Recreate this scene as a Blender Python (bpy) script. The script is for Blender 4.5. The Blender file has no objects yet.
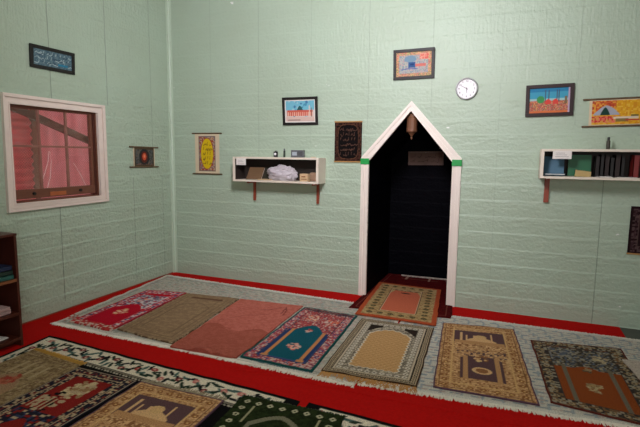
import bpy, bmesh, math, random
import numpy as np
from mathutils import Matrix, Vector, noise
C = bpy.context.scene.collection
def s2l(v):
    v = v/255.0
    return v/12.92 if v <= .04045 else ((v+.055)/1.055)**2.4
def S(r, g, b): return (s2l(r), s2l(g), s2l(b))

# ---------------------------------------------------------------- camera
yaw, pitch, roll = 0.3768742, 0.12356969, 0.01163245
fwd = Vector((-math.sin(yaw)*math.cos(pitch), math.cos(yaw)*math.cos(pitch), -math.sin(pitch)))
rt = Vector((math.cos(yaw), math.sin(yaw), 0)); up = rt.cross(fwd)
r2 = rt*math.cos(roll)+up*math.sin(roll); u2 = up*math.cos(roll)-rt*math.sin(roll)
cd = bpy.data.cameras.new('camera'); cam = bpy.data.objects.new('camera', cd); C.objects.link(cam)
cd.sensor_width = 36; cd.lens = 36*476.0/640; cd.clip_start = .05
M = Matrix((r2, u2, -fwd)).transposed().to_4x4(); M.translation = Vector((4.1187, -5.116, 1.6))
cam.matrix_world = M
bpy.context.scene.camera = cam
# ---------------------------------------------------------------- world and lamps
w = bpy.data.worlds.new('world'); bpy.context.scene.world = w; w.use_nodes = True
w.node_tree.nodes['Background'].inputs[0].default_value = (.88, .94, 1, 1)
w.node_tree.nodes['Background'].inputs[1].default_value = 2.6
sd = bpy.data.lights.new('sun', 'SUN'); sd.energy = 9; sd.angle = .02; sd.color = (1, .95, .88)
so = bpy.data.objects.new('sun', sd); so.rotation_euler = Vector((-.085, .25, -.96)).to_track_quat('-Z', 'Y').to_euler(); C.objects.link(so)
def point(name, loc, power, rad, col=(1, 1, 1)):
    d = bpy.data.lights.new(name, 'POINT'); d.energy = power; d.shadow_soft_size = rad; d.color = col
    o = bpy.data.objects.new(name, d); o.location = loc; C.objects.link(o); return o
point('ceiling_lamp', (3.0, -2.9, 3.2), 68, .3, (1, .97, .92))
def spot(name, loc, aim, power, size, blend, rad, col):
    d = bpy.data.lights.new(name, 'SPOT'); d.energy = power; d.spot_size = math.radians(size); d.spot_blend = blend; d.shadow_soft_size = rad; d.color = col
    o = bpy.data.objects.new(name, d); o.location = loc; o.rotation_euler = (Vector(aim)-Vector(loc)).to_track_quat('-Z', 'Y').to_euler(); C.objects.link(o)
spot('wall_fill_spot', (3.2, -3.1, 3.1), (2.3, 0, 2.8), 350, 140, 1, .3, (1.02, .955, 1.05))  # added wide spot, shapes the bright centre and falloff of the back wall
vs = bpy.context.scene.view_settings
bpy.context.scene.display_settings.display_device = 'sRGB'
vs.view_transform = 'Standard'; vs.look = 'None'; vs.gamma = 1; vs.exposure = 0.0; vs.use_curve_mapping = False

ad = bpy.data.lights.new('rear_fill', 'AREA'); ad.shape = 'RECTANGLE'; ad.size = 1.1; ad.size_y = 1.6; ad.energy = 50; ad.color = (1, .98, .96)  # added area fill from behind the camera, no doorway is modelled
ao = bpy.data.objects.new('rear_fill', ad); ao.location = (4.9, -6.3, 1.7); ao.rotation_euler = (Vector((2.2, 0, 1.5))-ao.location).to_track_quat('-Z', 'Y').to_euler(); C.objects.link(ao)

# ---------------------------------------------------------------- materials
def nodemat(name):
    m = bpy.data.materials.new(name); m.use_nodes = True
    return m, m.node_tree, m.node_tree.nodes['Principled BSDF']
def mat(name, col, rough=.6, metal=0, var=.12, scale=14, bump=.1, bscale=60, coat=0, stretch=(1, 1, 1), spec=.5):
    m, t, p = nodemat(name); N, L = t.nodes, t.links
    tc = N.new('ShaderNodeTexCoord'); mp = N.new('ShaderNodeMapping'); mp.inputs['Scale'].default_value = stretch
    L.new(tc.outputs['Object'], mp.inputs[0])
    n = N.new('ShaderNodeTexNoise'); n.inputs['Scale'].default_value = scale; n.inputs['Detail'].default_value = 5
    L.new(mp.outputs[0], n.inputs['Vector'])
    mix = N.new('ShaderNodeMix'); mix.data_type = 'RGBA'
    mix.inputs[6].default_value = (*[max(0, c*(1-var)) for c in col], 1)
    mix.inputs[7].default_value = (*[min(1, c*(1+var)) for c in col], 1)
    L.new(n.outputs[0], mix.inputs[0]); L.new(mix.outputs[2], p.inputs['Base Color'])
    p.inputs['Roughness'].default_value = rough; p.inputs['Metallic'].default_value = metal
    p.inputs['Coat Weight'].default_value = coat; p.inputs['Specular IOR Level'].default_value = spec
    if bump:
        n2 = N.new('ShaderNodeTexNoise'); n2.inputs['Scale'].default_value = bscale; L.new(mp.outputs[0], n2.inputs['Vector'])
        b = N.new('ShaderNodeBump'); b.inputs['Strength'].default_value = bump; b.inputs['Distance'].default_value = .004
        L.new(n2.outputs[0], b.inputs['Height']); L.new(b.outputs[0], p.inputs['Normal'])
    return m
def attrmat(name, rough=.95, bump=.5, bscale=260, var=.18, spec=.1):
    m, t, p = nodemat(name); N, L = t.nodes, t.links
    a = N.new('ShaderNodeAttribute'); a.attribute_name = 'Col'
    tc = N.new('ShaderNodeTexCoord')
    n = N.new('ShaderNodeTexNoise'); n.inputs['Scale'].default_value = 150; n.inputs['Detail'].default_value = 3
    L.new(tc.outputs['Object'], n.inputs['Vector'])
    mr = N.new('ShaderNodeMapRange'); mr.inputs[1].default_value = .3; mr.inputs[2].default_value = .7
    mr.inputs[3].default_value = 1-var; mr.inputs[4].default_value = 1+var
    L.new(n.outputs[0], mr.inputs[0])
    v = N.new('ShaderNodeVectorMath'); v.operation = 'SCALE'
    L.new(a.outputs['Color'], v.inputs[0]); L.new(mr.outputs[0], v.inputs['Scale']); L.new(v.outputs[0], p.inputs['Base Color'])
    p.inputs['Roughness'].default_value = rough; p.inputs['Specular IOR Level'].default_value = spec
    if bump:
        n2 = N.new('ShaderNodeTexNoise'); n2.inputs['Scale'].default_value = bscale; L.new(tc.outputs['Object'], n2.inputs['Vector'])
        b = N.new('ShaderNodeBump'); b.inputs['Strength'].default_value = bump; b.inputs['Distance'].default_value = .004
        L.new(n2.outputs[0], b.inputs['Height']); L.new(b.outputs[0], p.inputs['Normal'])
    return m
def tin(name, base, axis, seams, strength=1.0, chips=True, rough=.42, spec=.4):
    """painted pressed-tin lining: stone courses, rock-face stipple, reeded upper sheets, sheet joints"""
    m, t, p = nodemat(name); N, L = t.nodes, t.links
    tc = N.new('ShaderNodeTexCoord'); sx = N.new('ShaderNodeSeparateXYZ'); L.new(tc.outputs['Object'], sx.inputs[0])
    al, z = sx.outputs[axis], sx.outputs[2]
    def math_(op, a, b=None, c=None, clamp=False):
        n = N.new('ShaderNodeMath'); n.operation = op; n.use_clamp = clamp
        for i, q in enumerate((a, b, c)):
            if q is None: continue
            if isinstance(q, (int, float)): n.inputs[i].default_value = q
            else: L.new(q, n.inputs[i])
        return n.outputs[0]
    def comb(x, y, zz=0.0):
        n = N.new('ShaderNodeCombineXYZ')
        for i, q in enumerate((x, y, zz)):
            if isinstance(q, (int, float)): n.inputs[i].default_value = q
            else: L.new(q, n.inputs[i])
        return n.outputs[0]
    def noise_(v, sc, det=3):
        n = N.new('ShaderNodeTexNoise'); n.inputs['Scale'].default_value = sc; n.inputs['Detail'].default_value = det
        L.new(v, n.inputs['Vector']); return n.outputs[0]
    flat = comb(al, z)
    wob = noise_(flat, 22)
    zz = math_('ADD', z, math_('MULTIPLY', math_('SUBTRACT', wob, .5), .011))
    # horizontal course lips
    ph = math_('FRACT', math_('DIVIDE', math_('ADD', zz, -.01+1.65), .165))
    d = math_('MULTIPLY', math_('ABSOLUTE', math_('SUBTRACT', ph, .5)), .33)      # .165 at lip
    lip = math_('SUBTRACT', 1.0, math_('DIVIDE', math_('SUBTRACT', .165, d), .020), clamp=True)
    gap = noise_(comb(math_('MULTIPLY', al, 2.2), math_('MULTIPLY', z, 8)), 3)
    lip = math_('MULTIPLY', lip, math_('MULTIPLY', math_('SUBTRACT', gap, .32, clamp=True), 3.4))
    # vertical stone joints, half bond
    row = math_('FLOOR', math_('DIVIDE', math_('ADD', zz, -.01+1.65), .165))
    sh = math_('MULTIPLY', math_('FRACT', math_('MULTIPLY', row, .5)), .34)
    pv = math_('FRACT', math_('DIVIDE', math_('ADD', math_('ADD', al, sh), 20.0), .34))
    dv = math_('MULTIPLY', math_('ABSOLUTE', math_('SUBTRACT', pv, .5)), .68)
    vj = math_('SUBTRACT', 1.0, math_('DIVIDE', math_('SUBTRACT', .34, dv), .016), clamp=True)
    rock = noise_(comb(math_('MULTIPLY', al, 1.0), math_('MULTIPLY', z, .85)), 36, 4)
    reed = noise_(comb(math_('MULTIPLY', al, 9), math_('MULTIPLY', z, 1.1)), 5.5, 3)
    upm = math_('MULTIPLY', math_('SUBTRACT', z, 1.95), 1.6, clamp=True)
    saw = math_('MINIMUM', math_('DIVIDE', ph, .9), math_('MULTIPLY', math_('SUBTRACT', 1.0, ph), 10.0))
    lip = math_('MULTIPLY', saw, math_('MULTIPLY', math_('SUBTRACT', gap, .12, clamp=True), 2.0))
    h = math_('ADD', math_('MULTIPLY', lip, 1.35), math_('MULTIPLY', vj, .2))
    h = math_('MULTIPLY', h, math_('SUBTRACT', 1.0, math_('MULTIPLY', upm, .72)))
    h = math_('ADD', h, math_('MULTIPLY', rock, math_('SUBTRACT', 1.7, math_('MULTIPLY', upm, .7))))
    h = math_('ADD', h, math_('MULTIPLY', math_('MULTIPLY', reed, upm), 1.0))
    # sheet joints (pos, zmin, zmax, darkness)
    dark = None
    for pos, z0, z1, k in seams:
        a = math_('SUBTRACT', 1.0, math_('DIVIDE', math_('ABSOLUTE', math_('SUBTRACT', al, pos)), .006), clamp=True)
        a = math_('MULTIPLY', a, math_('MULTIPLY', math_('GREATER_THAN', z, z0), math_('LESS_THAN', z, z1)))
        a = math_('MULTIPLY', a, k)
        dark = a if dark is None else math_('MAXIMUM', dark, a)
    h = math_('SUBTRACT', h, math_('MULTIPLY', dark, .6))
    b = N.new('ShaderNodeBump'); b.inputs['Strength'].default_value = .55*strength; b.inputs['Distance'].default_value = .010
    L.new(h, b.inputs['Height']); L.new(b.outputs[0], p.inputs['Normal'])
    big = noise_(flat, 1.6, 5)
    mix = N.new('ShaderNodeMix'); mix.data_type = 'RGBA'
    mix.inputs[6].default_value = (base[0]*.93, base[1]*.88, base[2]*.84, 1); mix.inputs[7].default_value = (*[min(1, c*1.06) for c in base], 1)
    L.new(big, mix.inputs[0])
    m2 = N.new('ShaderNodeMix'); m2.data_type = 'RGBA'; L.new(mix.outputs[2], m2.inputs[6])
    m2.inputs[7].default_value = (*[c*.16 for c in base], 1); L.new(math_('MULTIPLY', dark, .7), m2.inputs[0])
    out = m2.outputs[2]
    if chips:
        ch = noise_(comb(al, math_('MULTIPLY', z, 1.2), 3.3), 9, 3)
        ch = math_('MULTIPLY', math_('SUBTRACT', ch, .76), 60, clamp=True)
        m3 = N.new('ShaderNodeMix'); m3.data_type = 'RGBA'; L.new(out, m3.inputs[6])
        m3.inputs[7].default_value = (.75, .78, .74, 1); L.new(ch, m3.inputs[0]); out = m3.outputs[2]
    L.new(out, p.inputs['Base Color']); p.inputs['Roughness'].default_value = rough
    p.inputs['Specular IOR Level'].default_value = spec
    return m
GREEN = S(171, 192, 173)
M_back = tin('green pressed tin back', GREEN, 0, [(.62, 0, 4, .25), (1.29, 1.2, 4, .45), (1.965, 1.7, 4, .2), (2.64, 1.9, 4, .4), (3.32, 2.1, 4, .35), (3.99, 0, 4, .2), (4.665, 1.9, 4, .25), (4.94, 0, 1.40, .8)])
M_left = tin('green pressed tin left', GREEN, 1, [(-.36, 1.6, 4, .7), (-1.045, 2.1, 4, .9), (-1.735, 2.1, 4, .9), (-1.71, .09, 1.05, 1.0), (-.705, .05, 1.3, .8), (-.2, 0, 1.3, .6)], 1.5)
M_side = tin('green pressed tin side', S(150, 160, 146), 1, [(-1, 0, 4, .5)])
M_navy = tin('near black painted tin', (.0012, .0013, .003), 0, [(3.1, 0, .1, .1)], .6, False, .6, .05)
M_trimgreen = mat('green gloss trim', S(188, 206, 186), .4, var=.06)
M_white = mat('off white gloss paint', S(232, 222, 212), .4, var=.06, scale=8, bump=.15)
M_wframe = mat('pinkish white window paint', S(226, 212, 202), .45, var=.08, bump=.2)
M_shelfw = mat('cream shelf paint', S(222, 212, 196), .45, var=.06)
M_shelfin = mat('shaded shelf inside', S(40, 32, 26), .7)  # shade of the shelf recess put into the colour
M_tape = mat('green tape', S(16, 150, 66), .5, var=.1)
M_redwood = mat('red brown stained wood', S(140, 62, 38), .5, var=.25, stretch=(8, 8, 1))
M_darkwood = mat('dark mahogany wood', S(72, 30, 18), .45, var=.3, stretch=(6, 1, 6))
M_edgewood = mat('pale shelf edge wood', S(128, 78, 46), .5, var=.3)
M_sash = mat('brown sash wood', S(108, 66, 48), .55, var=.3, bump=.3, stretch=(1, 1, 6))
M_muntin = mat('dusty brown muntin wood', S(140, 98, 84), .6, var=.3)
M_black = mat('black gloss frame', S(18, 14, 12), .55, var=.2, bump=0)
M_blackplastic = mat('black plastic', S(34, 34, 38), .4, bump=0)
M_rod = mat('brown rod wood', S(92, 70, 46), .5, var=.3)
M_art = attrmat('printed picture', .6, 0, var=.03, spec=.2)
M_cloth = attrmat('printed cloth hanging', .9, .3, 300, .08)
M_pile = attrmat('rug pile', .97, .9, 230, .36, .05)
M_red = mat('red carpet pile', S(182, 15, 12), .95, var=.25, scale=60, bump=.6, bscale=300, spec=.08)
M_floor = mat('grey lino floor', S(74, 78, 70), .6, var=.2)
M_ceil = mat('white ceiling paint', S(150, 146, 136), .7, var=.03)
M_paper = mat('white paper', S(226, 222, 216), .8, var=.03, bump=0)
M_grey = mat('grey device plastic', S(92, 94, 98), .4, bump=0)
M_silver = mat('silver grey clock rim', S(150, 152, 150), .35, .6, bump=0)
M_dial = mat('white clock dial', S(232, 230, 234), .5, var=.02, bump=0)
M_ink = mat('black ink', S(30, 28, 30), .5, bump=0)
M_bundle = mat('white cotton cloth', S(190, 184, 190), .9, var=.05, bump=.4, bscale=120)
M_card = mat('tan card', S(206, 176, 136), .8, var=.15, scale=40)
M_lantern = mat('aged brown brass', S(116, 78, 54), .55, .15, var=.3, scale=30, bump=.5)
M_plaque = mat('carved brown wood plaque', S(108, 84, 72), .55, var=.35, scale=22, bump=.7, bscale=45)
M_sheet = mat('pink red sheet metal', S(206, 138, 138), .5, var=.22, scale=5, bump=.1, stretch=(1, 3, .6))
M_timber = mat('weathered timber', S(124, 84, 68), .8, var=.3, stretch=(1, 6, 6))
M_wire = mat('grey fly wire', S(120, 96, 92), .5, .4, bump=0)
M_string = mat('pale string', S(235, 200, 195), .8, bump=0)
def glassmat():
    m, t, p = nodemat('window glass'); p.inputs['Base Color'].default_value = (1, 1, 1, 1)
    N, L = t.nodes, t.links
    tr = N.new('ShaderNodeBsdfTransparent'); gl = N.new('ShaderNodeBsdfGlossy'); gl.inputs['Roughness'].default_value = .04
    n = N.new('ShaderNodeTexNoise'); n.inputs['Scale'].default_value = 6
    mr = N.new('ShaderNodeMapRange'); mr.inputs[3].default_value = .01; mr.inputs[4].default_value = .04
    L.new(n.outputs[0], mr.inputs[0])
    mx = N.new('ShaderNodeMixShader'); L.new(mr.outputs[0], mx.inputs[0]); L.new(tr.outputs[0], mx.inputs[1]); L.new(gl.outputs[0], mx.inputs[2])
    L.new(mx.outputs[0], N['Material Output'].inputs[0]); return m
M_glass = glassmat()

# ---------------------------------------------------------------- mesh helpers
def link(name, bm, m, parent=None, smooth=False):
    me = bpy.data.meshes.new(name); bm.normal_update(); bm.to_mesh(me); bm.free(); me.materials.append(m)
    if smooth:
        for f in me.polygons: f.use_smooth = True
    o = bpy.data.objects.new(name, me); C.objects.link(o)
    if parent: o.parent = parent
    return o
def tag(o, label=None, cat=None, group=None, kind=None):
    if label: o['label'] = label
    if cat: o['category'] = cat
    if group: o['group'] = group
    if kind: o['kind'] = kind
    return o
def thing(name, label, cat, loc, rotz=0, rotx=0, roty=0, group=None):
    o = bpy.data.objects.new(name, None); C.objects.link(o); o.location = loc; o.rotation_euler = (rotx, roty, rotz)
    o.empty_display_size = .05
    return tag(o, label, cat, group)
def struct(o): o['kind'] = 'structure'; return o
def box(bm, x0, y0, z0, x1, y1, z1, bev=0):
    r = bmesh.ops.create_cube(bm, size=1)['verts']
    for v in r: v.co = Vector(((x0+x1)/2+v.co.x*(x1-x0), (y0+y1)/2+v.co.y*(y1-y0), (z0+z1)/2+v.co.z*(z1-z0)))
    if bev:
        es = list({e for v in r for e in v.link_edges})
        bmesh.ops.bevel(bm, geom=es, offset=bev, segments=2, affect='EDGES', profile=.6)
def B(*a, bev=0):
    bm = bmesh.new(); box(bm, *a, bev=bev); return bm
def prism(bm, poly, y0, y1):
    """polygon of (x,z) extruded along y"""
    a = [bm.verts.new((x, y0, z)) for x, z in poly]; b = [bm.verts.new((x, y1, z)) for x, z in poly]
    bm.faces.new(a); bm.faces.new(b[::-1])
    n = len(poly)
    for i in range(n): bm.faces.new((a[i], b[i], b[(i+1) % n], a[(i+1) % n]))
    bmesh.ops.recalc_face_normals(bm, faces=bm.faces)
def cyl(bm, p0, p1, r, seg=12, r1=None):
    p0, p1 = Vector(p0), Vector(p1); d = p1-p0
    mtx = Matrix.Translation((p0+p1)/2) @ d.to_track_quat('Z', 'Y').to_matrix().to_4x4()
    bmesh.ops.create_cone(bm, cap_ends=True, segments=seg, radius1=r, radius2=r if r1 is None else r1, depth=d.length, matrix=mtx)
def tube(bm, pts, r, seg=6):
    pts = [Vector(p) for p in pts]; rings = []
    for i, p in enumerate(pts):
        d = (pts[min(i+1, len(pts)-1)]-pts[max(i-1, 0)]).normalized(); q = d.to_track_quat('Z', 'Y')
        rings.append([bm.verts.new(p+q @ Vector((r*math.cos(t*2*math.pi/seg), r*math.sin(t*2*math.pi/seg), 0))) for t in range(seg)])
    for a, b in zip(rings, rings[1:]):
        for i in range(seg): bm.faces.new((a[i], a[(i+1) % seg], b[(i+1) % seg], b[i]))
    bm.faces.new(rings[0][::-1]); bm.faces.new(rings[-1])
def lathe(bm, prof, c=(0, 0, 0), seg=24):
    rings = [[bm.verts.new((c[0]+r*math.cos(2*math.pi*i/seg), c[1]+r*math.sin(2*math.pi*i/seg), c[2]+z)) for i in range(seg)] for r, z in prof]
    for a, b in zip(rings, rings[1:]):
        for i in range(seg): bm.faces.new((a[i], a[(i+1) % seg], b[(i+1) % seg], b[i]))
    bm.faces.new(rings[0][::-1]); bm.faces.new(rings[-1])
    bmesh.ops.recalc_face_normals(bm, faces=bm.faces)

# ---------------------------------------------------------------- pattern painting (dyes and inks, vertex grids)
class Art:
    def __init__(s, nu, nv, w, h, base, seed=1):
        s.nu, s.nv, s.w, s.h = nu, nv, w, h
        u, v = np.meshgrid(np.linspace(0, 1, nu+1), np.linspace(0, 1, nv+1))
        s.u, s.v, s.x, s.y = u, v, u*w, v*h
        s.c = np.empty(u.shape+(3,)); s.c[:] = base; s.r = np.random.RandomState(seed)
        s.edge = np.minimum(np.minimum(s.x, w-s.x), np.minimum(s.y, h-s.y))
    def put(s, m, c): s.c[m] = c; return s
    def rect(s, x0, y0, x1, y1): return (s.x >= x0) & (s.x <= x1) & (s.y >= y0) & (s.y <= y1)
    def ell(s, cx, cy, a, b): return ((s.x-cx)/a)**2+((s.y-cy)/b)**2 < 1
    def ring(s, a, b): return (s.edge >= a) & (s.edge < b)
    def arch(s, cx, y0, y1, hw, ph):
        t = np.clip(np.abs(s.x-cx)/hw, 0, 1)
        return (np.abs(s.x-cx) < hw) & (s.y > y0) & (s.y < y1+ph*(1-t**1.6))
    def speck(s, m, cols, cell=.012, p=None):
        i = (s.x/cell).astype(int); j = (s.y/cell).astype(int)
        tab = s.r.choice(len(cols), size=(j.max()+1, i.max()+1), p=p); k = tab[j, i]
        for n, c in enumerate(cols):
            if c is not None: s.c[m & (k == n)] = c
        return s
    def blob(s, cx, cy, R, cols, n=26, size=.018):
        for k in range(n):
            a = s.r.rand()*6.283; q = R*math.sqrt(s.r.rand())
            s.put(s.ell(cx+q*math.cos(a), cy+q*math.sin(a)*1.3, size*(.5+s.r.rand()*.7), size*(.5+s.r.rand()*.7)), cols[s.r.randint(len(cols))])
        return s
    def line(s, pts, wd, c, m=None):
        hit = np.zeros(s.u.shape, bool)
        for (x0, y0), (x1, y1) in zip(pts, pts[1:]):
            dx, dy = x1-x0, y1-y0; L = dx*dx+dy*dy+1e-12
            t = np.clip(((s.x-x0)*dx+(s.y-y0)*dy)/L, 0, 1)
            hit |= np.hypot(s.x-x0-t*dx, s.y-y0-t*dy) < wd
        if m is not None: hit &= m
        return s.put(hit, c)
    def chain(s, d, step, size, c, c2=None):
        """motifs along a rectangle at distance d from the edge"""
        P = []
        nx = max(2, int((s.w-2*d)/step)); ny = max(2, int((s.h-2*d)/step))
        for i in range(nx+1): P += [(d+(s.w-2*d)*i/nx, d), (d+(s.w-2*d)*i/nx, s.h-d)]
        for i in range(1, ny): P += [(d, d+(s.h-2*d)*i/ny), (s.w-d, d+(s.h-2*d)*i/ny)]
        for x, y in P:
            s.put(s.ell(x, y, size, size), c)
            if c2 is not None: s.put(s.ell(x, y, size*.45, size*.45), c2)
        return s
    def script(s, x0, y0, x1, y1, wd, c, rows=3, n=7, m=None):
        """brush-stroke writing, too small to read"""
        rh = (y1-y0)/rows
        for r in range(rows):
            yb = y0+rh*(r+.35)
            for k in range(n):
                xa = x0+(x1-x0)*(k+s.r.rand()*.3)/n; L = (x1-x0)/n*(.7+.8*s.r.rand())
                if s.r.rand() < .35: pts = [(xa, yb), (xa+L*.1, yb+rh*.55)]
                else: pts = [(xa+L*t, yb+rh*.28*math.sin(t*3.1*s.r.choice([1, 2]))*s.r.choice([-.6, 1])) for t in (0, .25, .5, .75, 1)]
                s.line(pts, wd, c, m)
        return s
def grid_colors(me, art):
    a = me.attributes.new('Col', 'FLOAT_COLOR', 'POINT'); n = len(me.vertices); k = art.u.size
    cols = np.ones((n, 4)); f = art.c.reshape(-1, 3); cols[:k, :3] = f
    if n > k: cols[k:, :3] = art.ring_cols
    a.data.foreach_set('color', cols.ravel())
def bil(cs, u, v):
    a, b, c, d = [np.array(q) for q in cs]     # near-left, near-right, far-right, far-left
    return a*(1-u)*(1-v)+b*u*(1-v)+c*u*v+d*(1-u)*v
def ground(x, y):
    z = max(0, noise.noise((x*4, y*4, 3.3)))*.004
    if -2.3 < y < -1.9: z += max(0, math.sin(x*9+math.sin(x*4)*2))*.006*min(1, (-1.9-y)/.08)
    if -.35 < y < 0: z += max(0, math.sin(x*7.3+1))*.004*min(1, (y+.35)/.1)
    for bx, by, br, bh in ((1.90, -2.10, .12, .03), (2.08, -2.12, .09, .02)):
        q = math.hypot(x-bx, y-by)/br
        if q < 1: z += bh*(1-q*q)**2
    return z
def rug(name, label, cat, cs, z0, th, art, m=None, wave=.002, edge=.006, bumps=(), group=None, zfun=None, xfun=None):
    nu, nv = art.nu, art.nv; V = []
    seed = sum(map(ord, label)) % 997
    for j in range(nv+1):
        for i in range(nu+1):
            u, v = i/nu, j/nv; p = bil(cs, u, v)
            e = min(u, 1-u, v, 1-v); k = max(0, 1-e*8)
            wx = noise.noise((p[0]*7, p[1]*7, seed))*edge*k*.9; wy = noise.noise((p[0]*7, p[1]*7, seed+9.5))*edge*k*.9
            z = z0+th+ground(p[0], p[1])
            X, Y = p[0]+wx, p[1]+wy
            if xfun: X = xfun(X, Y)
            V.append((X, Y, z))
    F = [(j*(nu+1)+i, j*(nu+1)+i+1, (j+1)*(nu+1)+i+1, (j+1)*(nu+1)+i) for j in range(nv) for i in range(nu)]
    loop = [i for i in range(nu+1)]+[j*(nu+1)+nu for j in range(1, nv+1)]+[nv*(nu+1)+i for i in range(nu-1, -1, -1)]+[j*(nu+1) for j in range(nv-1, 0, -1)]
    base = len(V)
    for q in loop:
        x, y, z = V[q]; V.append((x, y, z0))
    n = len(loop)
    for i in range(n): F.append((loop[i], base+i, base+(i+1) % n, loop[(i+1) % n]))
    F.append(tuple(base+n-1-i for i in range(n)))
    me = bpy.data.meshes.new(name); me.from_pydata(V, [], F); me.materials.append(m or M_pile)
    art.ring_cols = art.c.reshape(-1, 3)[loop]
    grid_colors(me, art)
    o = bpy.data.objects.new(name, me); C.objects.link(o); tag(o, label, cat, group); o['_z'] = z0
    del o['_z']
    return o
def fringe(parent, p0, p1, n, ln, col, z, wd=.0025, seed=3, label=None, curl=.6, name='fringe'):
    """tassel threads along an edge, pointing out to the left of p0->p1 reversed"""
    r = random.Random(seed); p0, p1 = Vector((*p0, 0)), Vector((*p1, 0)); d = (p1-p0).normalized(); out = Vector((-d.y, d.x, 0))
    bm = bmesh.new()
    for k in range(n):
        b = p0.lerp(p1, (k+r.random()*.7)/n); q = b-out*.006; L = ln*(.6+.6*r.random()); ang = (r.random()-.5)*curl
        dd = out*math.cos(ang)+d*math.sin(ang); pts = []
        for t in (0, .5, 1): pts.append(q+dd*L*t+d*(r.random()-.5)*ln*.25*t+Vector((0, 0, z+.003*(1-t))))
        tube(bm, pts, wd*(.7+.6*r.random()), 4)
    o = link(name, bm, mat(name+' thread', col, .95, var=.15, bump=0), parent)
    if label: o['label'] = label
    return o
def art_plane(name, art, x0, z0, x1, z1, y, parent, m=None, bulge=0):
    nu, nv = art.nu, art.nv
    V = [(x0+(x1-x0)*i/nu, y-bulge*math.sin(j/nv*math.pi), z0+(z1-z0)*j/nv) for j in range(nv+1) for i in range(nu+1)]
    F = [(j*(nu+1)+i, j*(nu+1)+i+1, (j+1)*(nu+1)+i+1, (j+1)*(nu+1)+i) for j in range(nv) for i in range(nu)]
    me = bpy.data.meshes.new(name); me.from_pydata(V, [], F); me.materials.append(m or M_art)
    grid_colors(me, art); o = bpy.data.objects.new(name, me); C.objects.link(o); o.parent = parent; return o

# ================================================================ THE ROOM
RX, RY, RZ, T = 5.95, -6.6, 3.62, .12
struct(link('floor', B(-T, RY-T, -.1, RX+T, 1.2, 0), M_floor))
struct(link('ceiling', B(-T, RY-T, RZ, RX+T, T, RZ+.1), M_ceil))
NX0, NX1, NZ, NA = 2.665, 3.575, 1.545, 2.085      # niche opening: sides, spring, apex
NC = (NX0+NX1)/2
bm = bmesh.new()
prism(bm, [(0, 0), (NX0, 0), (NX0, NZ), (NC, NA), (NC, RZ), (0, RZ)], 0, T)
prism(bm, [(NX1, 0), (RX, 0), (RX, RZ), (NC, RZ), (NC, NA), (NX1, NZ)], 0, T)
struct(link('wall_back', bm, M_back))
# niche shell
bm = bmesh.new(); e = .05
box(bm, NX0-e, T, 0, NX0, 1.1, NZ); box(bm, NX1, T, 0, NX1+e, 1.1, NZ)
prism(bm, [(NX0, NZ), (NC, NA), (NC, NA+e*1.4), (NX0-e, NZ)], T, 1.1)
prism(bm, [(NX1, NZ), (NX1+e, NZ), (NC, NA+e*1.4), (NC, NA)], T, 1.1)
prism(bm, [(NX0-e, 0), (NX1+e, 0), (NX1+e, NZ), (NC, NA+e*1.4), (NX0-e, NZ)], 1.1, 1.16)
struct(link('wall_niche', bm, M_navy))
# thin dark lining on the reveal of the opening
bm = bmesh.new()
box(bm, NX0, .002, 0, NX0+.004, T, NZ); box(bm, NX1-.004, .002, 0, NX1, T, NZ)
prism(bm, [(NX0, NZ), (NX0+.004, NZ-.004), (NC, NA-.007), (NC, NA)], .002, T)
prism(bm, [(NX1, NZ), (NC, NA), (NC, NA-.007), (NX1-.004, NZ-.004)], .002, T)
struct(link('trim_4', bm, M_navy))
WY0, WY1, WZ0, WZ1 = -2.175, -1.215, 1.13, 2.01
bm = bmesh.new()
box(bm, -T, RY, 0, 0, WY0, RZ); box(bm, -T, WY1, 0, 0, T, RZ); box(bm, -T, WY0, 0, 0, WY1, WZ0); box(bm, -T, WY0, WZ1, 0, WY1, RZ)
struct(link('wall_left', bm, M_left))
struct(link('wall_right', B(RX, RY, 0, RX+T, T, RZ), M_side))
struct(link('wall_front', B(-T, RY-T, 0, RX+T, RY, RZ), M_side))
# corner bead
bm = bmesh.new(); tube(bm, [(.016, -.016, .0), (.016, -.016, RZ)], .017, 10); box(bm, .0, -.045, 0, .006, 0, RZ); box(bm, 0, -.006, 0, .045, 0, RZ)
struct(link('trim_1', bm, M_trimgreen))
# skirting-less base: thin dark carpet gripper along the left wall
struct(link('baseboard_left', B(0, -2.45, 0, .010, -.05, .014), M_redwood))

# pointed arch surround
arch = bpy.data.objects.new('trim_2', None); C.objects.link(arch); arch.location = (NC, 0, 0); struct(arch)
def moulding(name, inner, outer, rev=False):
    """inner/outer: two (x,z) edge lines of one mitred length"""
    bm = bmesh.new()
    def lerp(a, b, t): return (a[0]+(b[0]-a[0])*t-NC, a[1]+(b[1]-a[1])*t)
    for t0, t1, d in ((0, .12, .034), (.12, .5, .024), (.5, .60, .018), (.60, .9, .030), (.9, 1, .022)):
        prism(bm, [lerp(inner[0], outer[0], t0), lerp(inner[0], outer[0], t1), lerp(inner[1], outer[1], t1), lerp(inner[1], outer[1], t0)], -d, -.0005)
    return link(name, bm, M_white, arch)
OX0, OX1, OA, OZ = 2.585, 3.655, 2.168, 1.575
moulding('jamb', [(NX0+.01, 0), (NX0+.01, NZ-.01)], [(OX0, 0), (OX0, OZ)])
moulding('jamb', [(NX1-.01, 0), (NX1-.01, NZ-.01)], [(OX1, 0), (OX1, OZ)])
moulding('rake_board', [(NX0+.01, NZ-.01), (NC, NA-.02)], [(OX0, OZ), (NC, OA)])
moulding('rake_board', [(NX1-.01, NZ-.01), (NC, NA-.02)], [(OX1, OZ), (NC, OA)])
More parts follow.
